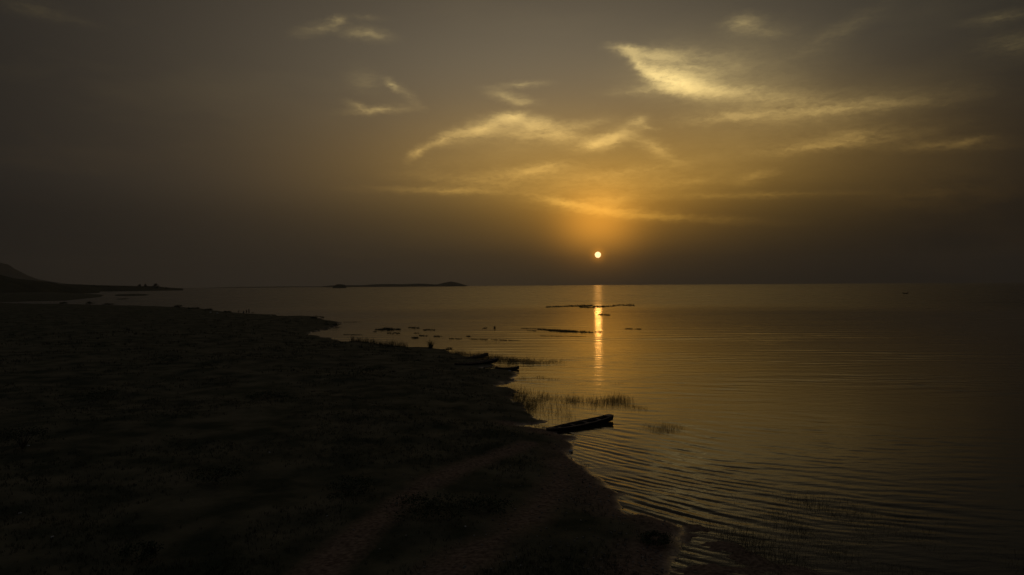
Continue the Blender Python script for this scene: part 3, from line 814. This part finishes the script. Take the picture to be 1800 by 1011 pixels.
MATS = [
    ('longest thin weed mat, lying across the sun glitter far out', [(960, 540.3, 1000, 538.8, .5), (1000, 538.6, 1042, 537.6, 1.3), (1018, 540.4, 1045, 541.0, .7), (1042, 539.0, 1062, 540.0, 1.0), (1060, 539.6, 1082, 538.2, .6), (1078, 538.0, 1092, 536.6, .5)], .8),
    ('short weed mat at the right end of the longest mat', [(1094, 537.0, 1115, 537.4, .8)], 1.0),
    ('thick dark weed mat left of the sun glitter, nearer than the longest', [(944, 578.6, 966, 580.8, .7), (964, 581, 1012, 583.6, 1.7), (1010, 583.4, 1042, 584.6, .8)], .45),
    ('small weed mat in the right side of the sun glitter', [(1052, 553.0, 1072, 554.4, .9)], .5),
    ('thin weed streak right of the sun glitter', [(1098, 578.2, 1126, 578.8, .5)], .25),
    ('tiny weed clump crossing the glitter below the thick mat', [(1046, 583.0, 1057, 583.4, .5)], .25),
    ('faint weed streak just below the thick dark mat', [(950, 590.5, 1030, 592.0, .5)], .12),
    ('largest weed clump off the reed tufts, left of the others', [(660, 580, 704, 579.5, 1.2), (672, 577.5, 690, 578, .8)], .4),
    ('flat weed clump just below the largest left clump', [(681, 586, 704, 586.4, .8)], .3),
    ('weed clump farthest out among the small ones', [(718, 576.2, 738, 577.2, .8)], .35),
    ('weed streak at the upper right of the small clumps', [(743, 580.0, 764, 580.3, .7)], .3),
    ('tiny weed spot in the middle of the small clumps', [(728, 586, 738, 586.3, .6)], .25),
    ('dark short weed clump in front of the small clumps', [(724, 594.0, 735, 594.2, .9)], .35),
    ('weed streak above the tall spiky bush', [(737, 590.0, 751, 590.6, .6)], .25),
    ('weed clump to the right of the tall bush', [(763, 591.5, 778, 591.9, .7)], .3),
    ('weed streak well right of the tall bush', [(789, 595.8, 811, 596.4, .6)], .25),
    ('small dark weed spot out right of the small clumps', [(820, 591.4, 828, 591.8, .7)], .3),
    ('thin weed line before the reed bed', [(828, 596.4, 858, 597.2, .5)], .2),
    ('faint weed line leading towards the glitter', [(862, 597.0, 916, 599.0, .4)], .12),
    ('faint far weed streak left of the thick mat', [(917, 577.6, 950, 578.2, .5)], .18),
    ('faint near weed streak left of the thick mat', [(927, 581.6, 942, 582.2, .6)], .2),
    ('low weed tangle beside the dark stump', [(849, 577.4, 858, 576.4, .8)], .3),
    ('thin weed line by the left bank tip', [(604, 588.2, 636, 588.8, .4)], .15),
    ('tiny weed spot left of the largest left clump', [(655, 583.4, 662, 583.8, .6)], .25),
    ('thin weed line off the low spit', [(604, 566.6, 636, 566.0, .35)], .15),
]
for i, (lab, segs, hgt) in enumerate(MATS):
    weed_mat(lab, segs, 400 + i, hgt)

# a dark stump in the shallows
x, y = gp(869.5, 577)
st = empty('tree_stump', (x, y, -.1)); tag(st, 'dark broken stump poking out of the water', 'stump')
V, F = tube_mesh([[(0, 0, 0, .30), (.02, 0, .35, .24), (.03, .02, .55, .2), (.06, .03, .7, .05)]], 8); link('trunk', mesh_np('trunk', V, F), M_STEM, st)
V, F = tube_mesh([[(-.1, 0, .35, .12), (-.5, .05, .52, .07), (-.8, .05, .55, .02)]], 6); link('branch', mesh_np('branch', V, F), M_STEM, st)

# trees on the far headland
def far_tree(px, py, hp, wp, D, label, seed):
    r = np.random.default_rng(seed)
    d = ray(px, py); t = D / math.hypot(d.x, d.y)
    x, y, z = d.x * t, d.y * t, EYE + d.z * t
    H = hp * D / FPX; W = wp * D / FPX / 2
    root = empty('far_tree', (x, y, z - 1.5)); tag(root, label, 'tree', 'trees on the far headland')
    V, F = tube_mesh([[(0, 0, 0, .05 * H), (.02 * H, 0, .45 * H, .035 * H), (0, .02 * H, .9 * H, .012 * H)], [(0, 0, .4 * H, .025 * H), (.5 * W, .1 * W, .65 * H, .01 * H)], [(0, 0, .45 * H, .025 * H), (-.5 * W, -.1 * W, .7 * H, .01 * H)]], 6)
    link('trunk', mesh_np('trunk', V, F), M_STEM, root)
    V, F = leafcloud((0, 0, .42 * H), (W, W, .52 * H), 420, .09 * H, r)
    link('crown', mesh_np('crown', V, F), M_LEAF, root)
far_tree(245, 505.5, 6.6, 5, 2640, 'small far tree on the headland, leftmost of three', 501)
far_tree(256, 505.5, 6.2, 3.6, 2650, 'thin far tree on the headland, middle of three', 502)
far_tree(274, 505.5, 7.0, 9, 2690, 'widest far tree on the headland, rightmost of three', 503)
# scrub along the headland skyline reads as one mass
r = np.random.default_rng(9); Vs, Fs, o = [], [], 0
for k in range(70):
    px = r.uniform(95, 300); yl = np.interp(px, [90, 142, 212, 275, 300], [501.5, 501.8, 504.4, 505, 507.2])
    D = r.uniform(2380, 2620); d = ray(px, yl); t = D / math.hypot(d.x, d.y)
    H = r.uniform(1.6, 4.2)
    V, F = leafcloud((d.x * t, d.y * t, EYE + d.z * t - 1), (H * r.uniform(1, 2.2), H * 1.2, H), 60, H * .28, r)
    Vs.append(V); Fs.append(F + o); o += len(V)
tag(link('far_scrub', mesh_np('far_scrub', np.concatenate(Vs), np.concatenate(Fs)), M_LEAF), 'dark scrub along the far headland skyline', 'scrub', kind='stuff')

# ------------------------------------------------------------------ people at the water's edge
def person(px, py, height, label, cloth, pose, rz):
    x, y = gp(px, py - .3, .75)
    z = max(float(ground_z(np.array(x), np.array(y))), 0.0)
    root = empty('person', (x, y, z), rz); tag(root, label, 'person', 'people at the water edge')
    s = height / 1.7
    J = {}; E = []; R = {}
    def v(n, p, rad, par=None, rad2=None):
        J[n] = len(J); R[n] = (p, rad, rad2 or rad)
        if par: E.append((par, n))
    drop = .38 if pose == 'stoop' else 0.0
    fwdx = .30 if pose == 'stoop' else 0.0
    v('pelvis', (0, 0, .95 - drop * .35), .14, None, .11); v('belly', (0, -fwdx * .3, 1.10 - drop * .45), .13, 'pelvis', .10); v('chest', (0, -fwdx * .9, 1.30 - drop * .7), .155, 'belly', .11)
    v('neck', (0, -fwdx * 1.3, 1.47 - drop * .85), .055, 'chest'); v('head', (0, -fwdx * 1.5 - .015, 1.58 - drop * .95), .088, 'neck', .10); v('crown', (0, -fwdx * 1.6, 1.66 - drop), .07, 'head')
    for sg, nm in ((-1, 'l'), (1, 'r')):
        v('hip' + nm, (sg * .10, 0, .90 - drop * .35), .095, 'pelvis'); v('knee' + nm, (sg * .12, -.03 - .18 * (drop > 0), .50 - drop * .12), .062, 'hip' + nm); v('ankle' + nm, (sg * .13, .02, .085), .042, 'knee' + nm); v('toe' + nm, (sg * .15, -.16, .035), .035, 'ankle' + nm)
        v('sho' + nm, (sg * .19, -fwdx * .95, 1.40 - drop * .75), .06, 'chest')
        if pose == 'carry':
            el, wr = (sg * .36, -.02, 1.50), (sg * .17, -.05, 1.74)
        elif pose == 'stoop':
            el, wr = (sg * .24, -fwdx * 1.2, 1.12 - drop * .8), (sg * .22, -fwdx * 1.6, .86 - drop * .8)
        else:
            el, wr = (sg * .27, .02, 1.12), (sg * .27, -.08, .88)
        v('elb' + nm, el, .045, 'sho' + nm); v('wri' + nm, wr, .032, 'elb' + nm)
        dz = .09 if pose == 'carry' else -.09
        v('palm' + nm, (wr[0], wr[1] - .02, wr[2] + dz * .8), .03, 'wri' + nm)
        for q in range(4):
            v(f'fin{q}' + nm, (wr[0] + (q - 1.5) * .020, wr[1] - .035, wr[2] + dz * (1.75 - .12 * abs(q - 1.3))), .009, 'palm' + nm)
        v('thumb' + nm, (wr[0] - sg * .045, wr[1] - .045, wr[2] + dz * 1.05), .010, 'palm' + nm)
    me = bpy.data.meshes.new('body')
    order = sorted(J, key=lambda k: J[k])
    me.from_pydata([tuple(c * s for c in R[k][0]) for k in order], [(J[a], J[b_]) for a, b_ in E], [])
    o = link('body', me, M_SKIN, root)
    sk = o.modifiers.new('skin', 'SKIN'); o.modifiers.new('sub', 'SUBSURF').levels = 1
    o.modifiers['sub'].render_levels = 1
    for i, k in enumerate(order):
        me.skin_vertices[0].data[i].radius = (R[k][1] * s, R[k][2] * s)
    me.skin_vertices[0].data[0].use_root = True
    # wrapped cloth from chest to below the knee
    V, F = [], []
    prof = [(.55 - drop * .1, .23, .17, 0), (.75 - drop * .2, .21, .16, 0), (.97 - drop * .35, .185, .145, 0), (1.1 - drop * .45, .165, .13, -fwdx * .3), (1.32 - drop * .7, .20, .145, -fwdx * .9), (1.43 - drop * .78, .12, .10, -fwdx * 1.1)]
    for (zz, a, b2, oy) in prof:
        for q in range(12):
            t = 2 * math.pi * q / 12
            V.append((1.22 * a * math.cos(t) * s, (1.22 * b2 * math.sin(t) + oy) * s, zz * s))
    for j in range(len(prof) - 1):
        for q in range(12):
            F.append((j * 12 + q, j * 12 + (q + 1) % 12, (j + 1) * 12 + (q + 1) % 12, (j + 1) * 12 + q))
    me = mesh_np('wrap_dress', V, F); smooth(me); link('wrap_dress', me, cloth, root)
    bm = bmesh.new(); bmesh.ops.create_uvsphere(bm, u_segments=10, v_segments=7, radius=.108 * s)
    hx = R['head'][0]
    for vv in bm.verts: vv.co += Vector((hx[0] * s, (hx[1] + .018) * s, (hx[2] + .035) * s))
    me = bpy.data.meshes.new('hair'); bm.to_mesh(me); bm.free(); smooth(me); link('hair', me, M_HAIR, root)
    for nm, yy, zz, rr in (('nose', -.10, -.005, .018), ('eye', -.088, .018, .012), ('eye', -.088, .018, .012)):
        bm = bmesh.new(); bmesh.ops.create_icosphere(bm, subdivisions=1, radius=rr * s)
        sx = 0 if nm == 'nose' else (.035 if rr and not any(c.name.startswith('eye') for c in root.children) else -.035)
        for vv in bm.verts: vv.co += Vector((sx * s, (hx[1] + yy) * s, (hx[2] + zz) * s))
        me = bpy.data.meshes.new(nm); bm.to_mesh(me); bm.free(); link(nm, me, M_SKIN if nm == 'nose' else M_HAIR, root)
    return root
person(419, 550.6, 1.55, 'person stooping at the far bank, leftmost of the four', M_CLOTH[0], 'stoop', 1.2)
person(428.3, 551.2, 1.5, 'shorter person standing at the far bank, second from the left', M_CLOTH[1], 'stand', .3)
person(433.3, 551.4, 1.85, 'tall person standing upright at the far bank, third from the left', M_CLOTH[2], 'stand', -.4)
pr = person(437.6, 551.8, 1.78, 'person with raised arms carrying a basin on the head', M_CLOTH[0], 'carry', .5)
# the basin on the head
bm = bmesh.new()
ring = []
for (rr, zz) in ((.16, 0), (.27, .16), (.29, .17), (.25, .155), (.14, .02)):
    ring.append([bm.verts.new((rr * math.cos(2 * math.pi * q / 14), rr * math.sin(2 * math.pi * q / 14), zz)) for q in range(14)])
for a_, b_ in zip(ring[:-1], ring[1:]):
    for q in range(14): bm.faces.new((a_[q], a_[(q + 1) % 14], b_[(q + 1) % 14], b_[q]))
bm.faces.new(ring[0][::-1]); bm.faces.new(ring[-1])
me = bpy.data.meshes.new('basin'); bm.to_mesh(me); bm.free()
bo = link('basin', me, M_WOOD2); bo.location = (pr.location.x, pr.location.y, pr.location.z + 1.845)
tag(bo, 'dark basin carried on the head of the person at the far bank', 'basin')
x, y = gp(443.5, 552.2, .2)
make_shrub('low_shrub', 'small faint plant at the water edge right of the distant people', x, y, .7, .7, 160, .10, 520)

# ------------------------------------------------------------------ stones
def stone_mesh(seed, n=2):
    bm = bmesh.new(); bmesh.ops.create_icosphere(bm, subdivisions=n, radius=1.0)
    r = random.Random(seed)
    ax = Vector((r.uniform(-1, 1), r.uniform(-1, 1), r.uniform(-1, 1)))
    for v in bm.verts:
        v.co *= 1 + .16 * math.sin(3 * v.co.dot(ax) + seed) + r.uniform(-.07, .07)
        v.co.z *= .62
    me = bpy.data.meshes.new('stone'); bm.to_mesh(me); bm.free(); smooth(me)
    return me
STONES = [(1003.5, 785, .17, 'pale stone at the lake edge below the foreground canoe', 0), (50, 806, .10, 'small pale stone beside the dark shrub at the left edge', 0), (92, 975, .08, 'small pale stone near the bottom left corner', 0),
          (35, 928, .08, 'small pale stone at the left edge above the bottom corner', 0), (474, 814, .07, 'small pale stone in the middle of the grassland', 0),
          (370, 551, .42, 'pale speck on the shore left of the distant people, farther one', 0), (382, 553, .42, 'pale speck on the shore left of the distant people, nearer one', 0),  # both are pale specks of no settled kind, drawn with the stone mesh
          (902, 663.5, .16, 'pale stone at the edge of the mud point', 0), (896, 649.5, .18, 'pale stone between the small canoe and the mud point', 0),
          (575, 931, .06, 'small pale stone left of the dirt track', 0), (698, 903, .06, 'small pale stone at the right side of the dirt track', 0), (818, 940, .06, 'small pale stone near the lower shore', 0)]
for i, (px, py, rad, lab, dk) in enumerate(STONES):
    x, y = gp(px, py, .4)
    z = max(float(ground_z(np.array(x), np.array(y))), 0.0)
    o = link('stone', stone_mesh(600 + i), M_STONE); o.location = (x, y, z + rad * .25); o.scale = (rad, rad, rad); o.rotation_euler = (0, 0, i)
    tag(o, lab, 'stone', 'pale stones on the shore')
# shingle along the waterline, uncountable
r = np.random.default_rng(33); Vs, Fs, o = [], [], 0
sm = stone_mesh(1, 1); sv = np.array([v.co for v in sm.vertices]); sf = np.array([p.vertices[:] for p in sm.polygons])
n = 5000
u = r.uniform(2.8, 24, n); D = dep2d(u); A = np.radians(r.uniform(-14, 12, n)); X, Y = D * np.sin(A), D * np.cos(A)
z, s = ground_z(X, Y, True)
ok = (s > -.2) & (r.uniform(0, 1, n) < np.exp(-np.maximum(s, 0) / 3.5)); X, Y, z = X[ok], Y[ok], z[ok]
for x, y, zz in zip(X, Y, z):
    q = r.uniform(.02, .07); c, s_ = math.cos(x * 9), math.sin(x * 9)
    Vs.append(np.stack([x + q * (sv[:, 0] * c - sv[:, 1] * s_), y + q * (sv[:, 0] * s_ + sv[:, 1] * c), zz + q * .2 + q * sv[:, 2]], 1)); Fs.append(sf + o); o += len(sv)
tag(link('shingle', mesh_np('shingle', np.concatenate(Vs), np.concatenate(Fs)), mottled('shingle_stone', (.05, .045, .04), (.26, .24, .21), 3.0, .85)), 'loose shingle and shells along the muddy waterline', 'shingle', kind='stuff')
